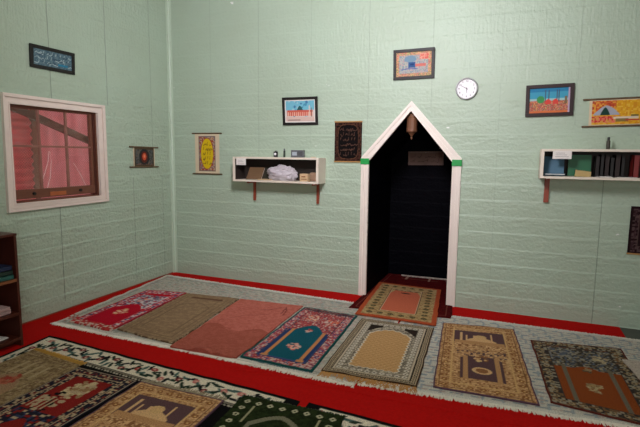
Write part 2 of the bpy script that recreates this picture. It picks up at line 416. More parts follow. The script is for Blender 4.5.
for a, b in ((OX0-.004, NX0+.014), (NX1-.014, OX1+.004)):
    bm = bmesh.new(); box(bm, a-NC, -.037, 1.497, b-NC, -.0004, 1.562, bev=.003)
    t_ = link('tape_band', bm, M_tape, arch); t_['label'] = 'green tape wrapped round the white surround'

# ================================================================ WINDOW
win = bpy.data.objects.new('window_1', None); C.objects.link(win); win.location = (0, (WY0+WY1)/2, WZ0); struct(win)
oy, oz = (WY0+WY1)/2, WZ0
def wl(name, bm, m):
    bmesh.ops.translate(bm, verts=bm.verts, vec=(0, -oy, -oz)); return link(name, bm, m, win)
def yzprism(bm, poly, x0, x1):
    a = [bm.verts.new((x0, y, z)) for y, z in poly]; b = [bm.verts.new((x1, y, z)) for y, z in poly]
    bm.faces.new(a); bm.faces.new(b[::-1]); n = len(poly)
    for i in range(n): bm.faces.new((a[i], b[i], b[(i+1) % n], a[(i+1) % n]))
    bmesh.ops.recalc_face_normals(bm, faces=bm.faces)
I = [(WY0, WZ0), (WY1, WZ0), (WY1, WZ1), (WY0, WZ1)]; O = [(-2.25, 1.056), (-1.115, 1.062), (-1.115, 2.095), (-2.235, 2.1)]
for k in range(4):
    bm = bmesh.new(); a, b, c, d = I[k], I[(k+1) % 4], O[(k+1) % 4], O[k]
    L_ = lambda p, q, t: (p[0]+(q[0]-p[0])*t, p[1]+(q[1]-p[1])*t)
    for t0, t1, dd in ((0, .18, .030), (.18, .55, .022), (.55, .66, .014), (.66, 1, .034)):
        yzprism(bm, [L_(a, d, t0), L_(b, c, t0), L_(b, c, t1), L_(a, d, t1)], .0005, dd)
    wl('casing', bm, M_wframe)
bm = bmesh.new()   # reveal boards
for q in ((WY0, WZ0, WY0+.012, WZ1), (WY1-.012, WZ0, WY1, WZ1), (WY0, WZ0, WY1, WZ0+.012), (WY0, WZ1-.012, WY1, WZ1)):
    box(bm, -.115, q[0], q[1], -.001, q[2], q[3])
wl('window_frame', bm, M_sash)
sy0, sy1, sz0, sz1 = WY0+.013, WY1-.037, WZ0+.03, WZ1-.014
bm = bmesh.new()
box(bm, -.048, sy0, sz0, -.018, sy0+.016, sz1, bev=.003); box(bm, -.048, sy1-.03, sz0, -.018, sy1, sz1, bev=.003)
box(bm, -.048, sy0, sz0, -.014, sy1, sz0+.085, bev=.004); box(bm, -.048, sy0, sz1-.012, -.018, sy1, sz1, bev=.003)
sash = wl('sash', bm, M_sash)
bm = bmesh.new(); box(bm, -.055, WY1-.036, WZ0+.012, -.012, WY1-.014, WZ1-.013, bev=.003)
wl('gap_shade', bm, M_darkwood)  # dark strip standing in for the shaded gap beside the sash
for yy in (-1.868, -1.57):
    wl('glazing_bar', B(-.045, yy-.009, sz0+.08, -.019, yy+.009, sz1-.011, bev=.003), M_muntin)
wl('glazing_bar', B(-.045, sy0+.015, 1.635, -.0195, sy1-.029, 1.653, bev=.003), M_muntin)
for yy in (-1.97, -1.45):
    bm = bmesh.new(); cyl(bm, (-.014, yy, sz0+.045), (.006, yy, sz0+.045), .014, 12); wl('sash_knob', bm, M_black).parent = sash
wl('latch', B(-.0142, -1.80, sz0+.012, -.008, -1.62, sz0+.05, bev=.002), mat('orange brown worn wood', S(168, 92, 50), .6)).parent = sash
wl('pane', B(-.036, sy0+.012, sz0+.05, -.033, sy1-.025, sz1-.02), M_glass)
bm = bmesh.new(); rr = .0007; step = .026    # diamond fly wire outside the sash
w_, h_ = WY1-WY0-.03, WZ1-WZ0-.03
k = -h_
while k < w_:
    a0 = max(0, -k); a1 = min(h_, w_-k)
    if a1 > a0:
        y_, z_ = WY0+.015, WZ0+.015
        box_pts = [(-.1, y_+k+a0, z_+a0), (-.1, y_+k+a1, z_+a1)]; tube(bm, box_pts, rr, 3)
        tube(bm, [(-.101, y_+k+a0, z_+h_-a0), (-.101, y_+k+a1, z_+h_-a1)], rr, 3)
    k += step
wl('insect_screen', bm, M_wire)
# outside: sheets, post, brace, strings
bm = bmesh.new(); n = 260; V = []
for i in range(n+1):
    z = .9+1.5*i/n; x = -.40-.016*math.sin(z*2*math.pi/.076)
    V.append((bm.verts.new((x, -2.6, z)), bm.verts.new((x, -1.665, z))))
for a, b in zip(V, V[1:]): bm.faces.new((a[0], a[1], b[1], b[0]))
bmesh.ops.solidify(bm, geom=bm.faces[:], thickness=.004)
tag(link('corrugated_sheet', bm, mat('pink sheet metal', S(236, 152, 148), .5, var=.12, bump=.1), smooth=True), 'pink red corrugated metal sheet with horizontal ribs outside the left window panes', 'metal sheet')
bm = bmesh.new(); V = []
for i in range(200):
    y = -1.9+1.9*i/199; x = -.74-.007*math.sin(y*2*math.pi/.19)-.006*noise.noise((y*4, 0, 0))
    V.append((bm.verts.new((x, y, .6)), bm.verts.new((x, y, 2.9))))
for a, b in zip(V, V[1:]): bm.faces.new((a[0], b[0], b[1], a[1]))
bmesh.ops.solidify(bm, geom=bm.faces[:], thickness=.004)
tag(link('metal_fence_panel', bm, M_sheet, smooth=True), 'faded red sheet panel with upright ribs outside the middle and right panes', 'fence')
tag(link('timber_post', B(-.43, -1.66, 0.0, -.395, -1.60, 2.5, bev=.004), M_timber), 'narrow upright brown timber outside between the two red sheets', 'post')
tag(link('outdoor_ground', B(-1.4, -4, -.12, -.13, 1, -.1001), M_floor)); struct(bpy.data.objects['outdoor_ground']); bpy.data.objects['outdoor_ground'].name = 'ground'
bm = bmesh.new(); a = Vector((-.28, -2.12, 2.08)); b_ = Vector((-.28, -.88, 1.66)); d = (b_-a).normalized(); nrm = Vector((0, -d.z, d.y))
yzprism(bm, [tuple((a+nrm*.036)[1:]), tuple((b_+nrm*.036)[1:]), tuple((b_-nrm*.036)[1:]), tuple((a-nrm*.036)[1:])], -.30, -.265)
tag(link('diagonal_brace', bm, M_timber), 'brown timber brace sloping down to the right outside the window', 'timber brace')
bm = bmesh.new(); tube(bm, [(-.12, -1.70, 1.60), (-.12, -1.715, 1.5), (-.12, -1.76, 1.38), (-.12, -1.80, 1.30)], .0035)
tube(bm, [(-.12, -1.69, 1.60), (-.12, -1.68, 1.5), (-.12, -1.70, 1.35), (-.12, -1.74, 1.24)], .0035)
tag(link('string', bm, M_string), 'pale looped string hanging behind the middle lower window pane', 'string')
bm = bmesh.new(); tube(bm, [(-.12, -1.42, 1.48), (-.12, -1.40, 1.45), (-.12, -1.33, 1.34), (-.12, -1.28, 1.24)], .003)
tag(link('string', bm, M_string), 'thin pale string drooping behind the right lower window pane', 'string')

# ================================================================ CARPETS
struct_red = link('red_carpet', B(.012, -6.2, .0005, 5.17, -.012, .006, bev=.002), M_red)
tag(struct_red, 'plain bright red carpet laid under all the other rugs', 'carpet')
bm = bmesh.new(); box(bm, 2.2, -2.20, .0062, 5.0, -2.17, .0085, bev=.001)
o = link('seam_tape', bm, M_red, struct_red)
def lattice_white(a, seed):
    W_ = S(188, 182, 168); a.put(a.u > -1, W_)
    G1, G2, G3 = S(160, 160, 148), S(174, 168, 156), S(186, 158, 150)
    ph = np.sin(a.x*42+np.sin(a.y*30)*1.5)*np.sin(a.y*48+np.sin(a.x*22)*1.8)
    a.put(ph > .35, G1); a.put(ph < -.55, G2)
    a.speck(np.abs(ph) < .3, [None, None, None, G3, S(156, 164, 158)], .03)
    a.put(a.edge < .035, S(206, 202, 190)); a.put(a.ring(.06, .075), S(146, 150, 142))
cs = [(.24, -2.04), (3.2, -2.10), (3.2, -.38), (.04, -.22)]
aL = Art(330, 200, 3.03, 1.82, S(196, 194, 182), 4); lattice_white(aL, 4)
fl = (aL.x < .6) & (aL.y < .24) & (aL.y > .07)
aL.speck(fl, [None, S(186, 74, 66), S(206, 190, 178), S(170, 100, 90)], .03)
def ruffle(x, y):
    z = 0
    if y < -1.86: z += max(0, math.sin(x*9+math.sin(x*4)*2))*.008*min(1, (-1.86-y)/.08)
    if y > -.3: z += max(0, math.sin(x*7.3+1))*.006*min(1, (y+.3)/.1)
    return z
def wob1(X, Y): return X
matL = rug('white_mat', 'long worn white patterned mat under the left-hand prayer rugs', 'mat', cs, .0065, .007, aL, wave=.002, edge=.02, zfun=ruffle, bumps=[(1.86, -2.0, .10, .03), (2.02, -2.02, .08, .02)])
fringe(matL, (3.2, -2.10), (.24, -2.04), 700, .045, S(226, 220, 206), .010, .004, 5)
fringe(matL, (.04, -.22), (2.62, -.345), 420, .035, S(214, 210, 198), .010, .004, 6)
aR = Art(230, 200, 2.15, 1.74, S(186, 188, 180), 7)
zz = ((aR.x*1/.11).astype(int)+(aR.y/.055).astype(int)) % 2
aR.put(aR.u > -1, S(196, 192, 180)); st = (((aR.y/.055) % 1) < .42)
aR.put(st & (((aR.x/.13+(aR.y/.055).astype(int)*.5) % 1) < .6), S(140, 150, 154))
aR.put((((aR.x/.13+(aR.y/.11).astype(int)*.25) % 1) < .16), S(154, 162, 164)); aR.speck(st, [None, None, None, S(176, 160, 150)], .02)
aR.put(aR.edge < .04, S(204, 202, 192))
matR = rug('white_mat', 'long pale mat with blue-grey lattice under the right-hand prayer rugs', 'mat', [(3.225, -2.06), (5.43, -1.92), (5.43, -.35), (3.225, -.35)], .0065, .007, aR, wave=.002, edge=.015, zfun=ruffle)
fringe(matR, (5.43, -1.92), (3.21, -2.06), 500, .04, S(226, 220, 206), .010, .004, 8)
fringe(matR, (3.68, -.35), (5.4, -.35), 320, .03, S(214, 210, 198), .010, .004, 9)

RZ0, RT = .0165, .0095
def nuv(cs, cell=.0085):
    a, b, c, d = [Vector((*p, 0)) for p in cs]; w_ = ((b-a).length+(c-d).length)/2; h_ = ((d-a).length+(c-b).length)/2
    return max(8, int(w_/cell)), max(8, int(h_/cell)), w_, h_
# --- A: crimson and white
cs = [(.905, -2.02), (.37, -1.99), (.31, -.875), (.79, -.79)]; cs = [cs[1], cs[0], cs[3], cs[2]]
nu, nv, w_, h_ = nuv(cs); a = Art(nu, nv, w_, h_, S(158, 24, 40), 11)
WH, NV, PK = S(206, 196, 196), S(92, 84, 112), S(214, 130, 136)
a.put(a.edge < .02, S(168, 52, 62)); m = a.ring(.02, .075); a.speck(m, [WH, PK, NV, S(176, 22, 40)], .02)
a.put(a.ring(.075, .09), S(200, 60, 70))
up = a.rect(.09, h_*.45, w_-.09, h_-.09); a.speck(up, [WH, NV, S(140, 128, 140), S(176, 22, 40)], .022, [.32, .2, .28, .2])
a.put(a.arch(w_/2, .1, h_*.45, w_*.3, .14), S(184, 20, 42)); a.blob(w_/2, h_*.36, .06, [S(220, 170, 130), S(210, 120, 110), S(226, 200, 170)], 24, .02)
a.put(a.rect(.1, h_*.84, w_-.1, h_*.9), S(188, 30, 46)); a.blob(w_/2, h_*.68, .07, [S(222, 150, 130), WH], 14, .02)
a.speck(a.rect(0, 0, w_, .10), [S(190, 66, 60), S(206, 180, 166), S(178, 44, 48)], .02)
rug('prayer_rug', 'crimson and white prayer rug nearest the left wall', 'rug', cs, RZ0, RT, a, edge=.012)
# --- B: plain taupe
cs = [(.93, -1.97), (1.60, -2.04), (1.45, -.74), (.80, -.80)]
nu, nv, w_, h_ = nuv(cs); a = Art(nu, nv, w_, h_, S(146, 120, 92), 12)
a.speck(a.u > -1, [None, S(140, 114, 88), S(154, 128, 98)], .03)
a.put(a.ring(.09, .1), S(118, 94, 72)); a.put(a.ring(.05, .056), S(122, 100, 78)); a.put(a.ring(.16, .166), S(126, 102, 78))
a.put(a.rect(.14, h_-.15, w_-.14, h_-.11), S(104, 74, 58)); a.put(a.arch(w_/2, .18, h_*.68, w_*.28, .12) & ~a.arch(w_/2, .19, h_*.67, w_*.265, .12), S(124, 100, 78))
a.speck(a.ring(0, .012), [S(110, 88, 68), S(160, 140, 112)], .02)
rug('prayer_rug', 'plain taupe brown prayer rug with faint framed border', 'rug', cs, RZ0, RT, a, edge=.012)
# --- C: salmon pink
cs = [(1.62, -2.09), (2.235, -2.08), (2.19, -.70), (1.468, -.74)]
nu, nv, w_, h_ = nuv(cs, .009); a = Art(nu, nv, w_, h_, S(186, 104, 90), 13)
a.speck(a.u > -1, [None, S(180, 98, 84), S(192, 111, 98)], .025)
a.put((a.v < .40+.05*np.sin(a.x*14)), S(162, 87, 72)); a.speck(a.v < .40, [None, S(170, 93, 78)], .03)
a.line([(w_*.5, h_*.80), (w_*.62, h_*.83), (w_*.8, h_*.93), (w_*.86, h_*.86), (w_*.9, h_*.74)], .004, S(104, 50, 50))
a.line([(w_*.82, h_*.9), (w_*.84, h_*.78)], .004, S(92, 44, 46)); a.line([(w_*.12, h_*.5), (w_*.4, h_*.66), (w_*.7, h_*.74)], .003, S(140, 70, 62))
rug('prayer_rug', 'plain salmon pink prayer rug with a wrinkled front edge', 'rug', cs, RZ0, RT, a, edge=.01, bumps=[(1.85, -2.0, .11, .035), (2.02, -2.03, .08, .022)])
# --- D: teal arch with red floral border
cs = [(2.245, -2.045), (2.86, -2.055), (2.80, -.76), (2.22, -.715)]
nu, nv, w_, h_ = nuv(cs, .0075); a = Art(nu, nv, w_, h_, S(24, 84, 88), 14)
RD, CR, BL, GD, TL = S(162, 66, 68), S(200, 172, 160), S(62, 72, 118), S(190, 132, 84), S(26, 86, 100)
a.put(a.edge < .018, S(28, 78, 76)); a.speck(a.ring(.018, .085), [RD, CR, BL, S(180, 104, 104)], .0125, [.35, .25, .2, .2])
a.put(a.ring(.085, .093), S(48, 60, 70)); inn = a.edge >= .093
a.put(inn, BL); a.speck(inn & (a.v > .5), [RD, S(176, 88, 84), CR, S(96, 60, 74)], .0115, [.42, .25, .15, .18])
a.put(a.rect(.1, .12, w_-.1, h_*.54) & (np.abs(a.x-w_/2) > w_*.25), S(40, 60, 100))
a.put(a.arch(w_/2, .12, h_*.54, w_*.23, .16), TL)
for sx in (-1, 1): a.put(np.abs(a.x-w_/2-sx*w_*.26) < .014, GD) if False else a.put((np.abs(a.x-w_/2-sx*w_*.255) < .015) & (a.y > .11) & (a.v < .55), GD)
for sx in (-1, 1): a.put(a.rect(w_/2+sx*w_*.255-.03, .10, w_/2+sx*w_*.255+.03, .14), GD)
a.blob(w_/2, h_*.27, .055, [S(220, 160, 140), CR, S(206, 100, 90)], 30, .016); a.blob(w_/2, h_*.55, .035, [S(220, 150, 130), RD, CR], 14, .014)
a.blob(w_*.34, h_*.8, .06, [S(226, 176, 140), CR, S(214, 120, 90)], 26, .015); a.blob(w_*.7, h_*.77, .06, [S(214, 120, 84), S(206, 90, 80), CR], 26, .014)
a.speck(a.rect(.03, h_-.08, w_-.03, h_-.03), [S(60, 48, 56), S(90, 62, 66), S(120, 84, 80)], .02)
oD = rug('prayer_rug', 'teal prayer rug with flower bouquet, gold columns and pink floral border', 'rug', cs, RZ0, RT, a, edge=.01)
fringe(oD, (2.86, -2.055), (2.245, -2.045), 120, .018, S(60, 104, 104), .016, .0025, 21)
fringe(oD, (2.22, -.715), (2.80, -.76), 100, .016, S(24, 62, 54), .016, .003, 22)
# --- E: cream and black with gold lattice field
cs = [(2.915, -2.01), (3.61, -1.985), (3.55, -.80), (2.865, -.815)]
nu, nv, w_, h_ = nuv(cs, .0065); a = Art(nu, nv, w_, h_, S(190, 170, 140), 15)
BK, CM, TN = S(44, 36, 30), S(196, 180, 156), S(190, 148, 98)
a.put(a.edge < .012, S(70, 50, 36)); a.put(a.ring(.018, .024), BK)
dg = ((a.x+a.y)/.022 % 1) < .5; dg2 = ((a.x-a.y)/.022 % 1) < .5
a.put(a.ring(.024, .058) & (dg ^ dg2), BK); a.put(a.ring(.058, .064), BK); a.put(a.ring(.064, .072), CM); a.put(a.ring(.072, .078), BK)
a.put(a.ring(.078, .125), S(136, 126, 110)); a.chain(.101, .05, .019, S(208, 198, 180), S(84, 72, 62)); a.put(a.ring(.125, .13), BK)
inn = a.edge >= .13; a.put(inn, S(196, 184, 160)); a.speck(inn & ((a.v > .74) | (a.edge < .155)), [S(190, 178, 156), S(98, 90, 80), S(140, 130, 114)], .012)
a.put(inn & (a.y > h_-.13-.17*((np.abs(a.x-w_/2)/(w_/2-.13)).clip(0, 1))**2*1.0) & (np.abs(a.x-w_/2) > .10), BK)
def cusp(hw, y0, y1, ph):
    t = np.clip(np.abs(a.x-w_/2)/hw, 0, 1); return (np.abs(a.x-w_/2) < hw+.006*np.sin(a.y*110)) & (a.y > y0+.006*np.sin(a.x*110)) & (a.y < y1+ph*(1-t**1.8)+.008*np.sin(a.x*95))
a.put(cusp(.205, .145, h_*.73, .135), S(120, 110, 96)); a.put(cusp(.190, .152, h_*.725, .125), S(216, 206, 186)); fld = cusp(.180, .160, h_*.72, .118); a.put(fld, TN)
a.put(fld & ((((a.x+a.y*.9)/.05) % 1) < .14), S(172, 128, 82)); a.put(fld & ((((a.x-a.y*.9)/.05) % 1) < .14), S(204, 166, 118))
oE = rug('prayer_rug', 'cream and black prayer rug with tan lattice field in front of the arch', 'rug', cs, RZ0, RT, a, edge=.008)
fringe(oE, (3.61, -1.985), (2.915, -2.01), 150, .085, S(186, 138, 78), .0175, .003, 23, 'gold fringe', 1.5)
fringe(oE, (2.87, -.815), (3.53, -.80), 110, .02, S(180, 146, 96), .016, .0025, 24)
# --- F / H3: gold with purple panels
def gold(w_, h_, nu, nv, seed, lit=1):
    a = Art(nu, nv, w_, h_, S(192, 150, 106), seed); P = S(92, 68, 70); G1, G2, G3 = S(210, 170, 122), S(142, 98, 64), S(182, 138, 94)
    a.speck(a.u > -1, [G1, G2, G3, None, G3], .013); a.put(a.edge < .012, S(96, 70, 84))
    a.put(a.ring(.03, .036), S(120, 84, 56)); a.put(a.ring(.105, .113), S(206, 166, 112)); a.chain(.068, .075, .02, S(138, 90, 54), S(210, 170, 112))
    a.put(a.rect(.118, h_*.66, w_-.118, h_*.875), P)
    a.put(a.arch(w_*.52, h_*.66, h_*.72, w_*.19, .07), G1); a.put(a.ell(w_*.52, h_*.78, .05, .045), S(206, 168, 116))
    for k in (.27, .34, .44, .66): a.put(a.rect(w_*k-.009, h_*.66, w_*k+.009, h_*(.84 if k < .3 or k > .6 else .80)), G1)
    a.put(a.rect(.125, h_*.655, w_-.125, h_*.70), G3)
    a.speck(a.rect(.125, h_*.60, w_-.125, h_*.64), [G1, G2], .014)
    a.put(a.arch(w_*.5, h_*.16, h_*.42, w_*.24, .14), P); a.speck(a.rect(w_*.2, h_*.46, w_*.8, h_*.56) & (a.r.rand(*a.u.shape) < .8), [G1, G3, P], .018)
    a.put(a.ell(w_*.5, h_*.27, .07, .06), G1); a.put(a.ell(w_*.5, h_*.27, .045, .04), G2); a.blob(w_*.5, h_*.43, .05, [G1, G2, S(212, 176, 124)], 16, .02)
    for sx in (.32, .68): a.put(a.rect(w_*sx-.016, h_*.14, w_*sx+.016, h_*.46), G3)
    return a
cs = [(3.71, -1.935), (4.38, -1.92), (4.237, -.535), (3.61, -.62)]
nu, nv, w_, h_ = nuv(cs, .007); rug('prayer_rug', 'gold prayer rug with purple mosque panels on the pale lattice mat, right of the arch', 'rug', cs, RZ0, RT, gold(w_, h_, nu, nv, 16), edge=.008)
# --- G: rust field, grey floral
cs = [(4.45, -1.85), (5.08, -1.95), (5.06, -.66), (4.37, -.755)]
nu, nv, w_, h_ = nuv(cs, .0075); a = Art(nu, nv, w_, h_, S(128, 68, 36), 17)
K1, K2, K3, RU = S(66, 60, 54), S(150, 142, 124), S(88, 96, 108), S(138, 70, 34)
a.speck(a.edge < .1, [K1, K2, S(120, 92, 64), S(56, 50, 50)], .02); a.put(a.edge < .01, S(96, 48, 40)); a.put(a.ring(.1, .108), K1); a.chain(.055, .07, .02, S(160, 140, 108), K1)
inn = a.edge >= .108; a.put(inn, RU); a.speck(inn & (a.v > .56), [K1, K2, K3, S(110, 100, 84)], .016, [.34, .22, .26, .18])
a.speck(inn & (a.v > .9), [RU, S(110, 60, 40), K1], .02)
a.put(a.arch(w_/2, .11, h_*.52, w_*.2, .10), RU); a.blob(w_/2, h_*.31, .06, [S(166, 140, 96), S(146, 122, 86), S(180, 160, 120)], 30, .017)
a.blob(w_/2, h_*.55, .03, [S(150, 130, 96), S(90, 80, 60)], 12, .014); a.blob(w_*.7, h_*.76, .05, [S(190, 174, 140), S(170, 150, 120)], 20, .018); a.blob(w_*.34, h_*.78, .05, [S(140, 136, 126), K3], 20, .018)
for sx in (-1, 1): a.put((np.abs(a.x-w_/2-sx*w_*.235) < .016) & (a.y > .11) & (a.v < .6), S(112, 104, 86))
rug('prayer_rug', 'rust brown prayer rug with grey floral top at the right', 'rug', cs, RZ0, RT, a, edge=.008)
# --- folded white mat at the right
nu, nv = 40, 60; a = Art(nu, nv, .6, .9, S(196, 184, 172), 31); a.put((((a.x+a.y)/.06) % 1) < .15, S(176, 160, 150)); a.put((((a.x-a.y)/.06) % 1) < .15, S(180, 166, 156))
rug('white_mat', 'plain quilted off-white mat lying over the rust brown rug at right', 'mat', [(5.10, -1.55), (5.75, -1.60), (5.75, -.86), (5.02, -.93)], .0285, .008, a, edge=.01)
# --- burgundy runner in the niche and pink rug
a = Art(110, 190, 1.0, 1.6, S(74, 12, 14), 18); a.speck(a.u > -1, [None, S(82, 15, 16), S(66, 10, 12)], .02)
a.put(a.ring(.05, .058), S(110, 60, 50)); PL = S(150, 116, 100)
for q in ((.24, .88, .76, .892), (.24, .97, .76, .982)): a.put(a.rect(q[0], q[1]*1.6, q[2], q[3]*1.6), S(110, 66, 54))
for q in (.30, .62): a.put(a.rect(q, 1.38, q+.03, 1.58), PL)
def nich(X, Y):
    if Y > -.05: return min(max(X, NX0+.012), NX1-.012)
    return X
oN = rug('burgundy_runner', 'dark burgundy runner filling the floor of the arched niche', 'rug', [(2.64, -.53), (3.665, -.45), (3.555, 1.05), (2.685, 1.05)], .0155, .006, a, edge=.01, xfun=nich,
         zfun=lambda x, y: 0)
cs = [(2.765, -.725), (3.56, -.735), (3.445, .49), (2.69, .53)]
nu, nv, w_, h_ = nuv(cs, .007); a = Art(nu, nv, w_, h_, S(176, 86, 58), 19)
T1, T2 = S(176, 150, 104), S(84, 76, 50)
a.speck(a.ring(.045, .2), [T1, T1, S(164, 136, 92), S(150, 118, 78)], .02); a.chain(.12, .10, .030, T2, T1); a.chain(.12, .10, .010, T2)
a.put(a.ring(.2, .208), S(60, 40, 30)); a.put(a.ring(.208, .218), S(206, 178, 140))
inn = a.edge >= .218; a.put(inn, S(196, 104, 76)); a.put(inn & (a.y > h_*.66) & (np.abs(a.x-w_/2) > (w_/2-.218)*(1.05-(a.v-.66)*2.2)), T1)
a.put(a.ell(w_/2, h_*.72, .06, .022), S(60, 44, 40)); a.speck(inn & (a.y > h_-.27), [T1, S(150, 118, 78), T2], .02)
a.put(a.edge < .04, S(172, 78, 46)); a.put(a.ring(.022, .028), S(130, 52, 34))
oP = rug('prayer_rug', 'salmon and orange prayer rug lying half inside the arched niche', 'rug', cs, .0235, RT, a, edge=.008)
a = Art(60, 10, .62, .10, S(200, 192, 180), 20); a.speck(a.u > -1, [None, S(170, 150, 140)], .02)
oW = rug('white_mat', 'narrow white fringed mat end at the back of the niche', 'mat', [(2.87, .98), (3.50, 1.0), (3.50, 1.05), (2.86, 1.03)], .0235, .006, a, edge=.006)
# --- black bordered floral mats
def floral(w_, h_, nu, nv, seed, near=True):
    a = Art(nu, nv, w_, h_, S(16, 15, 16), seed); CRM = S(220, 210, 188)
    a.edge = np.minimum(np.minimum(a.x-(0 if near else .06), w_-a.x-(.06 if near else 0)), np.minimum(a.y, h_-a.y)); band = a.ring(.035, .225); a.put(band, CRM); r = a.r
    a.put(a.ring(.232, .24), S(150, 140, 120)); a.put(a.ring(.25, .262) & ((((a.x+a.y)/.03) % 1) < .5), S(196, 186, 166))
    GN, RED, GY = S(34, 52, 40), S(150, 52, 50), S(120, 116, 104)
    def along(t, off):  # position along the top (far) band, then sides
        return (t, h_-.13+off)
    def motif(cx, cy, ang, kind):
        ca, sa = math.cos(ang), math.sin(ang); X = (a.x-cx)*ca+(a.y-cy)*sa; Y = -(a.x-cx)*sa+(a.y-cy)*ca
        if kind == 'leaf': a.put(((X/.040)**2+((Y-.007*np.sin(X*60))/.0145)**2 < 1) & band, [GN, S(26, 26, 28), S(70, 96, 90)][r.randint(3)])
        else:
            a.put((X/.030)**2+(Y/.025)**2 < 1, [RED, S(190, 110, 104), S(120, 44, 48)][r.randint(3)]); a.put((X/.011)**2+(Y/.010)**2 < 1, S(214, 170, 150))
    L1 = np.arange(.1, w_-.05, .042)
    a.line([(t, h_-.13+.045*math.sin(t*17)) for t in np.arange(.06, w_-.05, .02)], .004, S(60, 62, 54))
    for i, t in enumerate(L1): motif(t, h_-.13+.055*math.cos(t*17+1)+.02*(r.rand()-.5), r.rand()*3-1.0, 'leaf'); motif(t+.02, h_-.13-.05*math.cos(t*17+1.6), r.rand()*3, 'leaf' if i % 3 else 'fl')
    for i, t in enumerate(np.arange(.1, h_-.2, .05)):
        for cx in ((.13, w_-.19) if near else (.19, w_-.13)): motif(cx+.05*math.cos(t*17), t, r.rand()*3, 'leaf'); motif(cx-.045*math.cos(t*17+.8), t+.02, r.rand()*3, 'leaf' if i % 3 else 'fl')
    return a
cs = [(.60, -4.0), (2.93, -4.15), (2.945, -2.455), (.49, -2.285)]
nu, nv, w_, h_ = nuv(cs, .009); rug('floral_mat', 'black mat with cream floral border in the near left corner', 'mat', cs, .0065, .007, floral(w_, h_, nu, nv, 41), edge=.01, wave=.002)
cs = [(2.985, -4.15), (4.6, -4.15), (4.62, -2.56), (3.0, -2.445)]
nu, nv, w_, h_ = nuv(cs, .009); rug('floral_mat', 'black mat with cream floral border cut by the bottom edge, right of the red gap', 'mat', cs, .0065, .007, floral(w_, h_, nu, nv, 42, False), edge=.008, wave=.002)
# --- near row prayer rugs
cs = [(.70, -3.78), (1.265, -3.80), (1.23, -2.595), (.655, -2.54)]
nu, nv, w_, h_ = nuv(cs, .008); a = Art(nu, nv, w_, h_, S(150, 128, 92), 51)
T1, T2 = S(164, 142, 108), S(122, 100, 72); a.speck(a.u > -1, [T1, T2, None, None], .02); a.chain(.06, .06, .018, S(120, 92, 66), T1); a.put(a.ring(.1, .108), T2)
a.put(a.arch(w_/2, .2, h_*.6, w_*.28, .16), S(158, 126, 96)); a.blob(w_*.5, h_*.66, .06, [S(160, 66, 56), S(176, 100, 76), S(150, 80, 60)], 22, .022)
for k in (.3, .42, .58, .72): a.put(a.rect(w_*k-.012, h_*.72, w_*k+.012, h_*.86), S(176, 156, 120))
a.put(a.rect(0, h_-.035, w_, h_), S(176, 132, 62))
oH = rug('prayer_rug', 'faded beige prayer rug with gold fringe, leftmost of the near row', 'rug', cs, RZ0, RT, a, edge=.008)
fringe(oH, (.655, -2.54), (1.23, -2.595), 130, .035, S(196, 150, 72), .014, .003, 25, 'gold fringe')
cs = [(1.275, -3.80), (1.80, -3.80), (1.80, -2.665), (1.25, -2.665)]
nu, nv, w_, h_ = nuv(cs, .007); a = Art(nu, nv, w_, h_, S(30, 26, 34), 52)
N1, R1, C1 = S(34, 34, 46), S(132, 36, 32), S(178, 156, 124)
a.speck(a.ring(.02, .07), [N1, C1, S(110, 44, 40), N1], .015); a.put(a.edge < .012, S(170, 150, 130)); a.put(a.edge < .007, N1); a.put(a.ring(.07, .076), C1); a.speck(a.ring(.076, .11), [N1, C1, N1], .013); a.put(a.ring(.11, .116), R1)
inn = a.edge >= .116; a.put(inn, N1); top = inn & (a.v > .52) & (a.v < .9); a.put(top, R1)
a.blob(w_*.52, h_*.78, .09, [C1, S(196, 176, 136), S(150, 120, 84)], 60, .022); a.blob(w_*.4, h_*.62, .09, [S(20, 20, 22), C1, R1], 40, .022)
for k in (.26, .33, .40, .47): a.put(a.rect(w_*k-.008, h_*.54, w_*k+.008, h_*.66), C1)
a.speck(inn & (a.v < .52), [N1, S(52, 58, 84), C1, R1], .02, [.5, .2, .15, .15]); a.put(a.arch(w_/2, .2, h_*.36, w_*.16, .1), R1)
rug('prayer_rug', 'navy, red and cream patterned prayer rug in the near row', 'rug', cs, RZ0, RT, a, edge=.006)
cs = [(1.86, -3.82), (2.54, -3.82), (2.50, -2.655), (1.825, -2.66)]
nu, nv, w_, h_ = nuv(cs, .007)
o = rug('prayer_rug', 'gold prayer rug with purple mosque panel in the near row, beside the dark green rug', 'rug', cs, RZ0, RT, gold(w_, h_, nu, nv, 53), edge=.006)
fringe(o, (1.825, -2.66), (2.50, -2.655), 150, .06, S(150, 138, 112), .016, .003, 26)
cs = [(2.62, -3.75), (3.36, -3.78), (3.27, -2.535), (2.585, -2.55)]
nu, nv, w_, h_ = nuv(cs, .007); a = Art(nu, nv, w_, h_, S(34, 44, 22), 54); a.speck(a.u > -1, [None, S(40, 50, 26), S(28, 36, 18)], .02)
a.chain(.06, .075, .019, S(186, 182, 150), S(60, 64, 40)); GY = S(120, 118, 96)
a.put(a.arch(w_/2, .25, h_*.78, w_*.26, .13) & ~a.arch(w_/2, .25, h_*.755, w_*.22, .12), GY)
a.blob(w_/2, h_*.72, .05, [GY, S(96, 96, 76)], 14, .018)
for k in (.18, .82): a.put(a.rect(w_*k-.007, h_*.77, w_*k+.007, h_*.92), S(160, 156, 120))
oG = rug('prayer_rug', 'dark green shaggy prayer rug with a chain of white squares round it', 'rug', cs, RZ0, RT, a, edge=.012)
fringe(oG, (2.585, -2.55), (3.27, -2.535), 200, .03, S(40, 52, 26), .016, .004, 27, curl=1.6)

